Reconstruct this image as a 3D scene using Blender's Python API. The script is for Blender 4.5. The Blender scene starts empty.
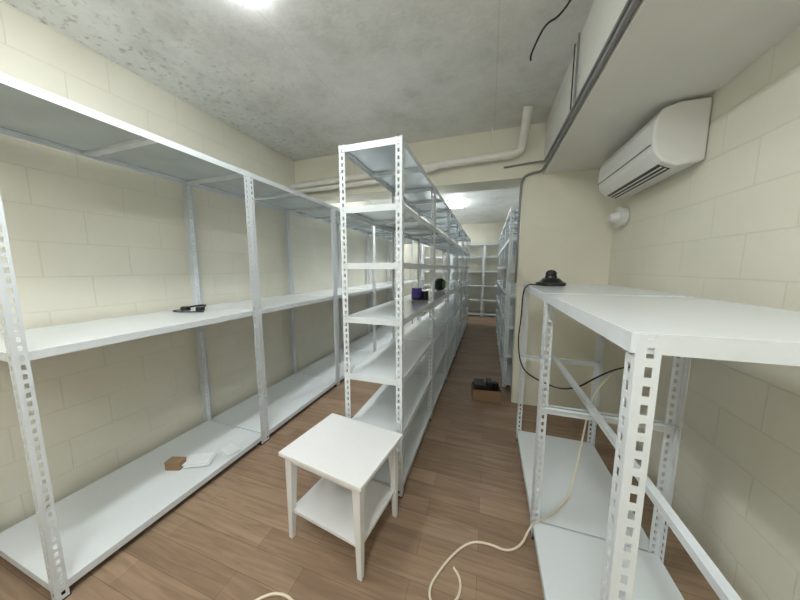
import bpy, bmesh, math, random
from mathutils import Vector, Matrix
random.seed(3)
H = 1.45
sc = bpy.context.scene
sc.view_settings.view_transform = 'Standard'
sc.view_settings.exposure = 0.0

# ------------------------------------------------------------ materials
def new_mat(name):
    m = bpy.data.materials.new(name); m.use_nodes = True
    nt = m.node_tree; b = nt.nodes['Principled BSDF']
    return m, nt, b
def simple(name, col, rough=0.5, metal=0.0, noise=0.04, nscale=12.0, bump=0.0):
    m, nt, b = new_mat(name)
    tc = nt.nodes.new('ShaderNodeTexCoord')
    n = nt.nodes.new('ShaderNodeTexNoise'); n.inputs['Scale'].default_value = nscale
    n.inputs['Detail'].default_value = 4
    nt.links.new(tc.outputs['Object'], n.inputs['Vector'])
    r = nt.nodes.new('ShaderNodeValToRGB')
    r.color_ramp.elements[0].position = 0.3; r.color_ramp.elements[1].position = 0.7
    lo = [max(0, c*(1-noise)) for c in col]; hi = [min(1, c*(1+noise)) for c in col]
    r.color_ramp.elements[0].color = (*lo, 1); r.color_ramp.elements[1].color = (*hi, 1)
    nt.links.new(n.outputs['Fac'], r.inputs['Fac'])
    nt.links.new(r.outputs['Color'], b.inputs['Base Color'])
    b.inputs['Roughness'].default_value = rough; b.inputs['Metallic'].default_value = metal
    if bump:
        bp = nt.nodes.new('ShaderNodeBump'); bp.inputs['Strength'].default_value = bump
        bp.inputs['Distance'].default_value = 0.01
        nt.links.new(n.outputs['Fac'], bp.inputs['Height'])
        nt.links.new(bp.outputs['Normal'], b.inputs['Normal'])
    return m
def emis(name, col, s):
    m, nt, b = new_mat(name)
    b.inputs['Base Color'].default_value = (*col, 1)
    b.inputs['Emission Color'].default_value = (*col, 1)
    b.inputs['Emission Strength'].default_value = s
    return m

M_post = simple('white_powder_steel', (0.68, 0.72, 0.75), 0.35)
M_board = simple('white_shelf_board', (0.75, 0.79, 0.81), 0.18, noise=0.015, nscale=3)
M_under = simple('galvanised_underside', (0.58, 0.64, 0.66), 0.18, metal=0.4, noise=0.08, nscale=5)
M_foot = simple('black_rubber', (0.03, 0.03, 0.03), 0.6)
M_black = simple('black_plastic', (0.012, 0.012, 0.014), 0.35)
M_white = simple('white_lacquer', (0.80, 0.80, 0.80), 0.35, noise=0.01)
M_pvc = simple('cream_pvc', (0.84, 0.83, 0.77), 0.4)
M_grey = simple('grey_conduit', (0.22, 0.22, 0.22), 0.5)
M_cord = simple('cream_cord', (0.78, 0.70, 0.55), 0.5)
M_card = simple('cardboard', (0.30, 0.19, 0.11), 0.8)
M_paper = simple('paper', (0.78, 0.8, 0.82), 0.7)
M_purple = simple('purple_plastic', (0.09, 0.04, 0.35), 0.4)
M_green = simple('green_cloth', (0.12, 0.30, 0.06), 0.8)
M_acw = simple('ac_white_plastic', (0.80, 0.80, 0.78), 0.3, noise=0.01)
M_lamp = emis('led_panel', (0.96, 1.0, 1.0), 49.0)

def wall_material(name, axis, blocks=True, col=(0.79, 0.765, 0.66)):
    m, nt, b = new_mat(name)
    tc = nt.nodes.new('ShaderNodeTexCoord')
    sp = nt.nodes.new('ShaderNodeSeparateXYZ'); cb = nt.nodes.new('ShaderNodeCombineXYZ')
    nt.links.new(tc.outputs['Object'], sp.inputs[0])
    nt.links.new(sp.outputs[axis], cb.inputs['X']); nt.links.new(sp.outputs['Z'], cb.inputs['Y'])
    n = nt.nodes.new('ShaderNodeTexNoise'); n.inputs['Scale'].default_value = 1.7; n.inputs['Detail'].default_value = 6
    nt.links.new(tc.outputs['Object'], n.inputs['Vector'])
    r = nt.nodes.new('ShaderNodeValToRGB')
    r.color_ramp.elements[0].position = 0.3; r.color_ramp.elements[1].position = 0.7
    r.color_ramp.elements[0].color = (col[0]*.93, col[1]*.93, col[2]*.91, 1)
    r.color_ramp.elements[1].color = (col[0]*1.04, col[1]*1.04, col[2]*1.05, 1)
    nt.links.new(n.outputs['Fac'], r.inputs['Fac'])
    n2 = nt.nodes.new('ShaderNodeTexNoise'); n2.inputs['Scale'].default_value = 60; n2.inputs['Detail'].default_value = 3
    nt.links.new(tc.outputs['Object'], n2.inputs['Vector'])
    bp = nt.nodes.new('ShaderNodeBump'); bp.inputs['Strength'].default_value = 0.2; bp.inputs['Distance'].default_value = 0.004
    nt.links.new(n2.outputs['Fac'], bp.inputs['Height'])
    if blocks:
        br = nt.nodes.new('ShaderNodeTexBrick')
        br.inputs['Scale'].default_value = 1.0
        br.inputs['Brick Width'].default_value = 0.40; br.inputs['Row Height'].default_value = 0.20
        br.inputs['Mortar Size'].default_value = 0.005; br.inputs['Mortar Smooth'].default_value = 0.8
        nt.links.new(cb.outputs[0], br.inputs['Vector'])
        mx = nt.nodes.new('ShaderNodeMixRGB'); mx.blend_type = 'MULTIPLY'
        inv = nt.nodes.new('ShaderNodeMath'); inv.operation = 'MULTIPLY'; inv.inputs[1].default_value = 0.16
        nt.links.new(br.outputs['Fac'], inv.inputs[0])
        nt.links.new(inv.outputs[0], mx.inputs['Fac'])
        nt.links.new(r.outputs['Color'], mx.inputs['Color1'])
        mx.inputs['Color2'].default_value = (0.55, 0.53, 0.45, 1)
        nt.links.new(mx.outputs[0], b.inputs['Base Color'])
        bp2 = nt.nodes.new('ShaderNodeBump'); bp2.inputs['Strength'].default_value = 0.3; bp2.inputs['Distance'].default_value = 0.005
        bp2.invert = True
        nt.links.new(br.outputs['Fac'], bp2.inputs['Height'])
        nt.links.new(bp.outputs['Normal'], bp2.inputs['Normal'])
        nt.links.new(bp2.outputs['Normal'], b.inputs['Normal'])
    else:
        nt.links.new(r.outputs['Color'], b.inputs['Base Color'])
        nt.links.new(bp.outputs['Normal'], b.inputs['Normal'])
    b.inputs['Roughness'].default_value = 0.6
    return m
M_wallY = wall_material('cream_block_wall_y', 'Y')
M_wallX = wall_material('cream_block_wall_x', 'X')
M_plain = wall_material('cream_painted_concrete', 'X', False, (0.79, 0.765, 0.65))
M_soffit = wall_material('white_painted_concrete', 'X', False, (0.77, 0.765, 0.72))

def ceiling_material():
    m, nt, b = new_mat('painted_concrete_ceiling')
    tc = nt.nodes.new('ShaderNodeTexCoord')
    n = nt.nodes.new('ShaderNodeTexNoise'); n.inputs['Scale'].default_value = 2.2; n.inputs['Detail'].default_value = 12; n.inputs['Roughness'].default_value = 0.74
    nt.links.new(tc.outputs['Object'], n.inputs['Vector'])
    r = nt.nodes.new('ShaderNodeValToRGB')
    e = r.color_ramp.elements
    e[0].position = 0.30; e[0].color = (0.58, 0.58, 0.55, 1)
    e[1].position = 0.68; e[1].color = (0.86, 0.86, 0.84, 1)
    x = e.new(0.48); x.color = (0.75, 0.755, 0.73, 1)
    nt.links.new(n.outputs['Fac'], r.inputs['Fac'])
    n2 = nt.nodes.new('ShaderNodeTexNoise'); n2.inputs['Scale'].default_value = 22; n2.inputs['Detail'].default_value = 9; n2.inputs['Roughness'].default_value = 0.7
    nt.links.new(tc.outputs['Object'], n2.inputs['Vector'])
    r2 = nt.nodes.new('ShaderNodeValToRGB')
    r2.color_ramp.elements[0].position = 0.54; r2.color_ramp.elements[0].color = (0, 0, 0, 1)
    r2.color_ramp.elements[1].position = 0.66; r2.color_ramp.elements[1].color = (1, 1, 1, 1)
    nt.links.new(n2.outputs['Fac'], r2.inputs['Fac'])
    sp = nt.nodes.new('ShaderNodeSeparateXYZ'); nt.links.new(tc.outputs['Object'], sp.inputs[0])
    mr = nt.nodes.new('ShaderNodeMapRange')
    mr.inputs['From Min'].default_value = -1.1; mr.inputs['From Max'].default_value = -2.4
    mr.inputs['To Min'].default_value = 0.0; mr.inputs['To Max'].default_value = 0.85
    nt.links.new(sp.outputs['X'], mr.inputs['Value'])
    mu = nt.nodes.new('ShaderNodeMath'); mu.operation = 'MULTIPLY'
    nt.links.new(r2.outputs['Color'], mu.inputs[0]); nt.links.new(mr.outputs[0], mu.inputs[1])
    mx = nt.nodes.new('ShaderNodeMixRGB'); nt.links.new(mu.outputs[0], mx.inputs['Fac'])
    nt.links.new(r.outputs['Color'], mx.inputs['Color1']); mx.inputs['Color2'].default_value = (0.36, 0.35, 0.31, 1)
    br = nt.nodes.new('ShaderNodeTexBrick'); br.offset = 0
    br.inputs['Scale'].default_value = 1.0; br.inputs['Brick Width'].default_value = 1.22; br.inputs['Row Height'].default_value = 2.44
    br.inputs['Mortar Size'].default_value = 0.005; br.inputs['Mortar Smooth'].default_value = 0.7
    nt.links.new(tc.outputs['Object'], br.inputs['Vector'])
    mm = nt.nodes.new('ShaderNodeMath'); mm.operation = 'MULTIPLY'; mm.inputs[1].default_value = 0.2
    nt.links.new(br.outputs['Fac'], mm.inputs[0])
    mx2 = nt.nodes.new('ShaderNodeMixRGB'); nt.links.new(mm.outputs[0], mx2.inputs['Fac'])
    nt.links.new(mx.outputs[0], mx2.inputs['Color1']); mx2.inputs['Color2'].default_value = (0.35, 0.35, 0.33, 1)
    nt.links.new(mx2.outputs[0], b.inputs['Base Color'])
    bp = nt.nodes.new('ShaderNodeBump'); bp.inputs['Strength'].default_value = 0.5; bp.inputs['Distance'].default_value = 0.02
    nt.links.new(n.outputs['Fac'], bp.inputs['Height']); nt.links.new(bp.outputs['Normal'], b.inputs['Normal'])
    b.inputs['Roughness'].default_value = 0.45
    return m
M_ceil = ceiling_material()

def floor_material():
    m, nt, b = new_mat('oak_laminate_floor')
    tc = nt.nodes.new('ShaderNodeTexCoord')
    br = nt.nodes.new('ShaderNodeTexBrick')
    br.offset = 0.37
    br.inputs['Scale'].default_value = 1.0
    br.inputs['Brick Width'].default_value = 0.80; br.inputs['Row Height'].default_value = 0.115
    br.inputs['Mortar Size'].default_value = 0.0011; br.inputs['Mortar Smooth'].default_value = 0.3
    br.inputs['Bias'].default_value = 0.0
    br.inputs['Color1'].default_value = (0.265, 0.178, 0.118, 1)
    br.inputs['Color2'].default_value = (0.365, 0.255, 0.175, 1)
    br.inputs['Mortar'].default_value = (0.15, 0.10, 0.065, 1)
    nt.links.new(tc.outputs['Object'], br.inputs['Vector'])
    mp = nt.nodes.new('ShaderNodeMapping'); mp.inputs['Scale'].default_value = (2.0, 24.0, 1.0)
    nt.links.new(tc.outputs['Object'], mp.inputs['Vector'])
    n = nt.nodes.new('ShaderNodeTexNoise'); n.inputs['Scale'].default_value = 1.5; n.inputs['Detail'].default_value = 8; n.inputs['Distortion'].default_value = 0.9
    nt.links.new(mp.outputs[0], n.inputs['Vector'])
    r = nt.nodes.new('ShaderNodeValToRGB')
    r.color_ramp.elements[0].position = 0.3; r.color_ramp.elements[0].color = (0.74, 0.72, 0.70, 1)
    r.color_ramp.elements[1].position = 0.65; r.color_ramp.elements[1].color = (1.08, 1.07, 1.05, 1)
    nt.links.new(n.outputs['Fac'], r.inputs['Fac'])
    mx = nt.nodes.new('ShaderNodeMixRGB'); mx.blend_type = 'MULTIPLY'; mx.inputs['Fac'].default_value = 1
    nt.links.new(br.outputs['Color'], mx.inputs['Color1']); nt.links.new(r.outputs['Color'], mx.inputs['Color2'])
    nt.links.new(mx.outputs[0], b.inputs['Base Color'])
    b.inputs['Roughness'].default_value = 0.36
    return m
M_floor = floor_material()

# ------------------------------------------------------------ helpers
def box(bm, x0, x1, y0, y1, z0, z1, mi=0, bottom=None):
    if x0 > x1: x0, x1 = x1, x0
    if y0 > y1: y0, y1 = y1, y0
    v = [bm.verts.new(p) for p in ((x0,y0,z0),(x1,y0,z0),(x1,y1,z0),(x0,y1,z0),(x0,y0,z1),(x1,y0,z1),(x1,y1,z1),(x0,y1,z1))]
    for k, f in enumerate(((0,3,2,1),(4,5,6,7),(0,1,5,4),(1,2,6,5),(2,3,7,6),(3,0,4,7))):
        bm.faces.new([v[i] for i in f]).material_index = bottom if (k == 0 and bottom is not None) else mi
    return v
def finish(bm, name, mats, bevel=0, smooth=False, loc=None, rotz=0, parent=None):
    me = bpy.data.meshes.new(name)
    bmesh.ops.recalc_face_normals(bm, faces=bm.faces[:])
    bm.to_mesh(me); bm.free()
    for m in mats: me.materials.append(m)
    o = bpy.data.objects.new(name, me); sc.collection.objects.link(o)
    if loc is not None: o.location = loc
    o.rotation_euler = (0, 0, rotz)
    if bevel:
        md = o.modifiers.new('bevel', 'BEVEL'); md.width = bevel; md.segments = 3; md.limit_method = 'ANGLE'
    if smooth:
        for p in me.polygons: p.use_smooth = True
    if parent: o.parent = parent
    return o
def empty(name, loc=(0,0,0), rotz=0):
    o = bpy.data.objects.new(name, None); o.location = loc; o.rotation_euler = (0,0,rotz)
    sc.collection.objects.link(o); return o
def tube(name, pts, r, mat, parent=None, nurbs=True):
    cu = bpy.data.curves.new(name, 'CURVE'); cu.dimensions = '3D'
    cu.bevel_depth = r; cu.bevel_resolution = 3; cu.resolution_u = 8; cu.use_fill_caps = True
    s = cu.splines.new('NURBS' if nurbs else 'POLY'); s.points.add(len(pts)-1)
    for i, p in enumerate(pts): s.points[i].co = (*p, 1)
    if nurbs:
        s.use_endpoint_u = True; s.order_u = 3
    cu.materials.append(mat)
    tmp = bpy.data.objects.new(name+'_c', cu); sc.collection.objects.link(tmp)
    dg = bpy.context.evaluated_depsgraph_get()
    me = bpy.data.meshes.new_from_object(tmp.evaluated_get(dg))
    bpy.data.objects.remove(tmp)
    if not me.materials: me.materials.append(mat)
    for p in me.polygons: p.use_smooth = True
    o = bpy.data.objects.new(name, me); sc.collection.objects.link(o)
    if parent: o.parent = parent
    return o
def hp(*p):  # units of eye height relative to the eye -> metres
    return (p[0]*H, p[1]*H, p[2]*H + H)
def cyl(bm, c, r1, r2, h, seg=24, mi=0, mat=None):
    mtx = Matrix.Translation((c[0], c[1], c[2]+h/2)) if mat is None else mat
    res = bmesh.ops.create_cone(bm, cap_ends=True, segments=seg, radius1=r1, radius2=r2, depth=h, matrix=mtx)
    fs = set(f for v in res['verts'] for f in v.link_faces)
    for f in fs: f.material_index = mi

# ------------------------------------------------------------ room shell
XL, XR = -2.42, 1.06
Y0, Y1 = -1.6, 8.75
ZC = 2.81
def slab(name, a, mat):
    bm = bmesh.new(); box(bm, *a); return finish(bm, name, [mat])
slab('floor', (XL-.15, XR+.15, Y0-.15, Y1+.15, -0.12, 0.0), M_floor)
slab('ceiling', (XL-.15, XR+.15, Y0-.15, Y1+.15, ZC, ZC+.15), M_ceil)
slab('wall_left', (XL-.15, XL, Y0, Y1, 0, ZC), M_wallY)
slab('wall_right', (XR, XR+.15, Y0, Y1, 0, ZC), M_wallY)
slab('wall_back', (XL-.15, XR+.15, Y1, Y1+.15, 0, ZC), M_wallX)
slab('wall_front', (XL-.15, XR+.15, Y0-.15, Y0, 0, ZC), M_wallX)
BY0, BY1 = 2.97, 3.30
slab('wall_partition', (0.285, XR, BY0, BY0+.15, 0, 2.33), M_plain)
slab('ceiling_beam', (XL, XR, BY0, BY1, 2.33, ZC), M_plain)
slab('ceiling_beam', (0.46, XR, Y0, BY0, 2.34, ZC), M_soffit)

# ------------------------------------------------------------ racks
PW = 0.038; PT = 0.002
def flange(bm, p, d, hgt, z0=0.008):
    def seg(a, b, za, zb):
        xs = [p[0]+d[0]*a, p[0]+d[0]*b]; ys = [p[1]+d[1]*a, p[1]+d[1]*b]
        if d[0]: box(bm, xs[0], xs[1], p[1]-PT/2, p[1]+PT/2, za, zb)
        else: box(bm, p[0]-PT/2, p[0]+PT/2, ys[0], ys[1], za, zb)
    hw = 0.006; c = 0.021
    seg(0, c-hw, z0, hgt); seg(c+hw, PW, z0, hgt)
    pitch = 0.038; hh = 0.021
    z = z0
    while z < hgt:
        top = min(z + (pitch-hh), hgt)
        seg(c-hw, c+hw, z, top)
        z += pitch
def post(bm, x, y, sx, sy, hgt):
    flange(bm, (x, y), (sx, 0), hgt); flange(bm, (x, y), (0, sy), hgt)
    box(bm, x-sx*.002, x+sx*.042, y-sy*.002, y+sy*.042, 0.0, 0.008, 2)
def shelf(bm, x0, x1, y0, y1, z, rim=0.036):
    i = 0.003
    x0 += i; x1 -= i; y0 += i; y1 -= i
    t = 0.002
    box(bm, x0, x0+t, y0, y1, z-rim, z); box(bm, x1-t, x1, y0, y1, z-rim, z)
    box(bm, x0+t, x1-t, y0, y0+t, z-rim, z); box(bm, x0+t, x1-t, y1-t, y1, z-rim, z)
    box(bm, x0+t, x0+.02, y0+t, y1-t, z-.012, z-.010); box(bm, x1-.02, x1-t, y0+t, y1-t, z-.012, z-.010)
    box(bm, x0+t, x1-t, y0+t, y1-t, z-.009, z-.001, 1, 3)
    ym = (y0+y1)/2
    box(bm, x0+t, x1-t, ym-.02, ym+.02, z-.026, z-.009)
def rack(name, x0, x1, ys, levels, hgt, loc=None, rotz=0):
    bm = bmesh.new()
    for k in range(len(ys)-1):
        a, b = ys[k]+.0015, ys[k+1]-.0015
        for (x, sx) in ((x0, 1), (x1, -1)):
            post(bm, x, a, sx, 1, hgt); post(bm, x, b, sx, -1, hgt)
        for z in levels:
            shelf(bm, x0, x1, a, b, z)
    return finish(bm, name, [M_post, M_board, M_foot, M_under], loc=loc, rotz=rotz)

RH = 2.16
rack('shelving_rack', -2.375, -1.72, [0.46+1.14*k for k in range(7)], [0.075, 1.12, RH], RH)
cY = 1.445
rack('shelving_rack', -0.86, -0.47, [cY+0.94*k for k in range(7)], [0.075, 0.42, 0.775, 1.145, 1.48, 1.81, RH-.003], RH)
rack('shelving_rack', 0.21, 0.80, [3.32+0.94*k for k in range(5)], [0.075, 0.42, 0.77, 1.145, 1.475, 1.80, RH-.005], RH)
rack('shelving_rack', -0.45/2, 0.45/2, [-1.41, -0.47, 0.47, 1.41], [0.075, 0.5, 0.93, 1.36, 1.79, RH-.005], RH, loc=(-0.62, 8.45, 0), rotz=math.pi/2)

def right_rack():
    bm = bmesh.new()
    x0, x1, hgt = 0.275, 0.83, 1.325
    ys = [0.61, 1.465, 2.33]
    for k in range(len(ys)-1):
        a, b = ys[k]+.0015, ys[k+1]-.0015
        for (x, sx) in ((x0, 1), (x1, -1)):
            post(bm, x, a, sx, 1, hgt); post(bm, x, b, sx, -1, hgt)
        shelf(bm, x0, x1, a, b, 0.075); shelf(bm, x0-.012, x1+.012, a, b, hgt+.002, 0.04)
        for y in (a+.004, b-.006):
            box(bm, x0+.003, x1-.003, y, y+.002, 0.705, 0.74)
            box(bm, x0+.003, x1-.003, y, y+.02*(1 if y < (a+b)/2 else -1), 0.738, 0.74)
    box(bm, 0.50, 0.525, 0.62, 2.32, 0.7405, 0.765)
    return finish(bm, 'low_shelving_rack', [M_post, M_board, M_foot, M_under])
right_rack()

# ------------------------------------------------------------ side table
def side_table():
    root = empty('side_table', (-0.715, 1.175, 0), math.radians(-7.8))
    w, d, h = 0.515, 0.42, 0.505
    bm = bmesh.new(); box(bm, -w/2, w/2, -d/2, d/2, h-.022, h)
    finish(bm, 'top', [M_white], bevel=.004, parent=root)
    iw, idp = w/2-.022, d/2-.02
    n = 1
    for sx in (-1, 1):
        for sy in (-1, 1):
            bm = bmesh.new()
            cx, cy = sx*iw, sy*idp
            v = box(bm, cx-sx*.0, cx-sx*.045, cy, cy-sy*.045, 0, h-.022)
            for q in v:
                if q.co.z < .01:
                    q.co.x += (cx-q.co.x)*.45; q.co.y += (cy-q.co.y)*.45
            finish(bm, 'leg_%d' % n, [M_white], bevel=.002, parent=root); n += 1
    bm = bmesh.new(); box(bm, -iw+.012, iw-.012, -idp+.012, idp-.012, 0.150, 0.168)
    finish(bm, 'lower_shelf', [M_white], bevel=.002, parent=root)
    bm = bmesh.new()
    box(bm, -iw+.04, iw-.04, -idp+.006, -idp+.022, h-.06, h-.022)
    box(bm, -iw+.04, iw-.04, idp-.022, idp-.006, h-.06, h-.022)
    box(bm, -iw+.006, -iw+.022, -idp+.04, idp-.04, h-.06, h-.022)
    box(bm, iw-.022, iw-.006, -idp+.04, idp-.04, h-.06, h-.022)
    finish(bm, 'apron', [M_white], parent=root)
side_table()

# ------------------------------------------------------------ pipes
p = empty('drain_pipe')
yb = BY0-.07
tube('main_run', [(XL+.002, yb, 2.47), (-1.2, yb, 2.50), (0.10, yb, 2.535), (0.20, yb, 2.54), (0.245, yb, 2.56), (0.255, yb-.02, 2.61), (0.26, yb-.22, 2.74), (0.265, yb-.27, ZC-.003)], 0.038, M_pvc, p)
tube('branch_run', [(XL+.002, yb-.01, 2.40), (-1.3, yb-.01, 2.42), (-.75, yb-.01, 2.44), (-.55, yb-.01, 2.50)], 0.026, M_pvc, p)
for i, x in enumerate((-1.0, -.45, .12)):
    bm = bmesh.new()
    cyl(bm, None, .044, .044, .05, mat=Matrix.Translation((x, yb, 2.535-(0.10-x)*.027)) @ Matrix.Rotation(math.pi/2, 4, 'Y'))
    finish(bm, 'coupling_%d' % (i+1), [M_pvc], parent=p)
for i, x in enumerate((-1.55, -.02)):
    tube('hanger_%d' % (i+1), [(x, yb, 2.50), (x, yb, ZC-.002)], 0.006, M_pvc, p, nurbs=False)

c = empty('electrical_conduit')
tube('run_1', [(0.445, -1.5, 2.36), (0.445, 2.80, 2.36), (0.44, 2.93, 2.36), (0.36, 2.95, 2.36), (0.28, 2.955, 2.33), (0.265, 2.955, 2.2), (0.265, 2.96, 1.3)], 0.012, M_grey, c)
tube('run_2', [(0.445, -1.5, 2.40), (0.445, 2.80, 2.40), (0.44, 2.90, 2.44), (0.40, 2.955, 2.46), (0.1, 2.955, 2.44)], 0.009, M_grey, c)
tube('drop_1', [(0.445, 1.95, ZC-.01), (0.445, 1.95, 2.41)], 0.006, M_grey, c, nurbs=False)
tube('drop_2', [(0.445, 2.03, ZC-.01), (0.445, 2.03, 2.41)], 0.004, M_black, c, nurbs=False)
tube('hanging_wire', [hp(.237,1.185,.935), hp(.205,1.18,.885), hp(.160,1.17,.87), hp(.125,1.168,.80), hp(.112,1.166,.76), hp(.118,1.165,.755)], 0.005, M_black)

# ------------------------------------------------------------ air conditioner
def ac():
    root = empty('air_conditioner')
    ya, yz = 1.90, 2.68
    x = XR-.003
    prof = [(x, 2.015), (x-.12, 2.00), (x-.18, 2.03), (x-.222, 2.08), (x-.235, 2.16), (x-.23, 2.25), (x-.20, 2.305), (x-.13, 2.325), (x, 2.325)]
    bm = bmesh.new()
    A = [bm.verts.new((q[0], ya, q[1])) for q in prof]; B = [bm.verts.new((q[0], yz, q[1])) for q in prof]
    bm.faces.new(A); bm.faces.new(B[::-1])
    for i in range(len(prof)):
        j = (i+1) % len(prof); bm.faces.new([A[i], A[j], B[j], B[i]])
    finish(bm, 'housing', [M_acw], bevel=.012, parent=root)
    bm = bmesh.new()
    def strip(t0, t1, off, mi):
        p0 = Vector((x-.12, 2.00)); p1 = Vector((x-.18, 2.03)); d = p1-p0; n = Vector((-d.y, d.x)).normalized()
        if n.y > 0: n = -n
        a = p0+d*t0+n*off; b_ = p0+d*t1+n*off; a2 = p0+d*t0+n*(off-.004); b2 = p0+d*t1+n*(off-.004)
        vs = [bm.verts.new((q.x, yy, q.y)) for yy in (ya+.05, yz-.05) for q in (a, b_, b2, a2)]
        for f in ((0,1,2,3),(7,6,5,4),(0,4,5,1),(1,5,6,2),(2,6,7,3),(3,7,4,0)):
            bm.faces.new([vs[i] for i in f]).material_index = mi
    strip(0.02, 0.95, .003, 0); strip(.25, .35, .009, 1); strip(.6, .7, .009, 1)
    finish(bm, 'louver', [M_black, M_acw], parent=root)
    bm = bmesh.new(); box(bm, x-.2375, x-.231, ya+.02, yz-.02, 2.125, 2.128)
    finish(bm, 'panel_seam', [M_grey], parent=root)
ac()
def fan():
    bm = bmesh.new()
    cyl(bm, None, .075, .085, .05, seg=32, mat=Matrix.Translation((XR-.03, 2.74, 1.87)) @ Matrix.Rotation(-math.pi/2, 4, 'Y'))
    cyl(bm, None, .05, .03, .06, seg=32, mat=Matrix.Translation((XR-.085, 2.74, 1.87)) @ Matrix.Rotation(-math.pi/2, 4, 'Y'))
    finish(bm, 'wall_vent', [M_acw], bevel=.004)
fan()

# ------------------------------------------------------------ lights
def led(loc, w, l):
    root = empty('ceiling_light', loc)
    bm = bmesh.new(); box(bm, -w/2-.012, w/2+.012, -l/2-.012, l/2+.012, -.025, 0); finish(bm, 'housing', [M_acw], parent=root)
    bm = bmesh.new(); box(bm, -w/2, w/2, -l/2, l/2, -.05, -.025); finish(bm, 'diffuser', [M_lamp], parent=root)
led((-1.17, 0.565, ZC), .12, 1.2)
led((-0.25, -0.75, ZC), .18, 1.2)  # added fill lamp, out of view behind the camera, brightens the right side
led((-1.25, 4.2, ZC), .16, 1.2)  # added lamp, unseen beyond the cross beam
led((-0.72, 5.85, ZC), .28, .50)
led((-1.55, 7.4, ZC), .16, 1.0)  # extra lamp added at the far end, not a known fixture

# ------------------------------------------------------------ small objects
def dispenser():
    bm = bmesh.new()
    cyl(bm, (0,0,0), .095, .095, .022); cyl(bm, (0,0,.022), .085, .05, .03); cyl(bm, (0,0,.052), .04, .035, .02)
    bmesh.ops.create_uvsphere(bm, u_segments=20, v_segments=12, radius=.036, matrix=Matrix.Translation((0,0,.083)) @ Matrix.Scale(.75,4,(0,0,1)))
    finish(bm, 'tape_dispenser', [M_black], bevel=.003, loc=(.42, 2.13, 1.3275))
dispenser()
root = empty('headset', (-2.20, 1.42, 1.12))
bm = bmesh.new()
cyl(bm, (-.05,0,0), .035, .03, .03); cyl(bm, (.07,.03,0), .032, .028, .03)
finish(bm, 'ear_cups', [M_black], bevel=.003, parent=root)
tube('band', [(-.05,0,.02), (-.03,.09,.03), (.05,.11,.03), (.07,.03,.02)], .007, M_black, root)
tube('cord', [(-.05,0,.005), (-.12,-.06,.005), (0,-.10,.005), (.12,-.05,.005), (.18,-.02,.005)], .004, M_black, root)
def papers(loc, rz, w=.16, d=.11, n=4):
    bm = bmesh.new()
    for i in range(n):
        o = random.uniform(-.01,.01); q = random.uniform(-.01,.01)
        box(bm, -w/2+o, w/2+o, -d/2+q, d/2+q, i*.006, i*.006+.0055)
    finish(bm, 'paper_stack', [M_paper], loc=loc, rotz=rz)
papers((-1.90, 1.20, .075), .5); papers((-1.81, 1.35, .075), -.2, .12, .09, 3)
bm = bmesh.new(); box(bm, -.05,.05,-.03,.03,0,.05); box(bm, -.052,.052,-.032,.032,.05,.056)
finish(bm, 'small_carton', [M_card], loc=(-2.01, 1.11, .075), rotz=.3)
bm = bmesh.new()
cyl(bm, (0,0,0), .05, .05, .02, mi=0); cyl(bm, (0,0,.02), .055,.05,.09, mi=1); cyl(bm, (.08,.02,0), .03,.03,.08, mi=0)
finish(bm, 'tape_roll', [M_black, M_purple], loc=(-.66, 2.50, 1.145))
bm = bmesh.new()
bmesh.ops.create_uvsphere(bm, u_segments=20, v_segments=12, radius=.11, matrix=Matrix.Translation((0,0,.085)) @ Matrix.Diagonal((.8,1.2,.77,1)))
for f in bm.faces:
    f.material_index = 1 if f.calc_center_median().x > .05 else 0
    f.smooth = True
finish(bm, 'work_bag', [M_black, M_green], loc=(-.62, 3.55, 1.145))
root = empty('cardboard_box', (0.02, 3.02, 0), .12)
bm = bmesh.new()
w,d,h,t = .30,.22,.12,.006
box(bm,-w/2,w/2,-d/2,d/2,0,t); box(bm,-w/2,w/2,-d/2,-d/2+t,t,h); box(bm,-w/2,w/2,d/2-t,d/2,t,h)
box(bm,-w/2,-w/2+t,-d/2+t,d/2-t,t,h); box(bm,w/2-t,w/2,-d/2+t,d/2-t,t,h)
finish(bm,'carton',[M_card],parent=root)
bm = bmesh.new()
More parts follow.
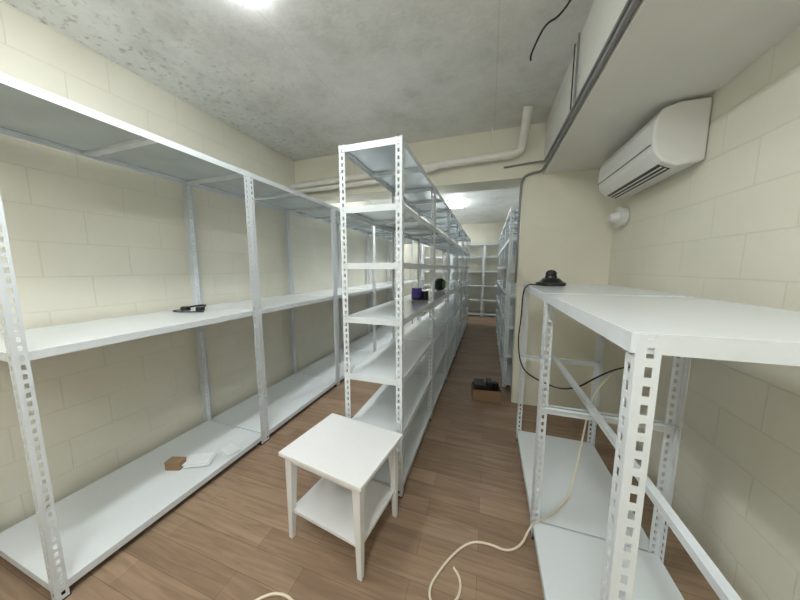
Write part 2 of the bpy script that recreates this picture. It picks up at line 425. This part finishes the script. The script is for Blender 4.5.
box(bm,-.13,-.02,-.09,.09,t,.17); box(bm,0,.06,-.08,.05,t,.20); cyl(bm,(.10,.02,t),.035,.035,.16)
finish(bm,'tools',[M_black],bevel=.008,parent=root)

# ------------------------------------------------------------ cords
r = .0055
F = -1 + (r+.001)/H
tube('extension_cable', [hp(.66,1.56,-.49), hp(.56,1.48,-.52), hp(.475,1.4,-.617), hp(.43,1.32,-.78), hp(.37,1.2,-.935), hp(.28,1.06,-.942), hp(.20,1.0,-.94), hp(.175,.975,-.96), hp(.15,.94,F),
     hp(.10,.90,F), hp(.042,.91,F), hp(-.02,.90,F), hp(-.07,.85,F), hp(-.116,.77,F), hp(-.145,.70,F), hp(-.11,.655,F), hp(-.05,.70,F), hp(-.045,.77,F), hp(-.075,.79,F)], r, M_cord)
tube('extension_cable', [hp(-.66,.47,F), hp(-.62,.53,F), hp(-.56,.555,F), hp(-.50,.54,F), hp(-.44,.575,F), hp(-.38,.575,F), hp(-.34,.50,F)], r, M_cord)
tube('device_cable', [(.35,2.03,1.335), (.31,2.05,1.335), (.262,2.06,1.335), (.235,2.06,1.28), (.24,2.1,1.1), (.225,2.12,.9), (.25,2.05,.72), (.34,1.9,.70), (.5,1.8,.69), (.7,1.9,.80), (.86,2.0,.83), (1.04,2.1,.82)], .005, M_black)

# ------------------------------------------------------------ world / camera
w = bpy.data.worlds.new('world'); sc.world = w; w.use_nodes = True
w.node_tree.nodes['Background'].inputs[0].default_value = (.8,.85,.9,1)
w.node_tree.nodes['Background'].inputs[1].default_value = 0.2
cam = bpy.data.cameras.new('camera'); co = bpy.data.objects.new('camera', cam); sc.collection.objects.link(co)
cam.sensor_width = 36; cam.sensor_fit = 'HORIZONTAL'; cam.lens = 265/800*36; cam.clip_start = 0.02
fwd = Vector((-0.3139, 0.9417, -0.1199)).normalized()
right = Vector((0.9487, 0.3163, 0)).normalized()
up = right.cross(fwd)
m = Matrix((right, up, -fwd)).transposed().to_4x4(); m.translation = (0, 0, H)
co.matrix_world = m
sc.camera = co
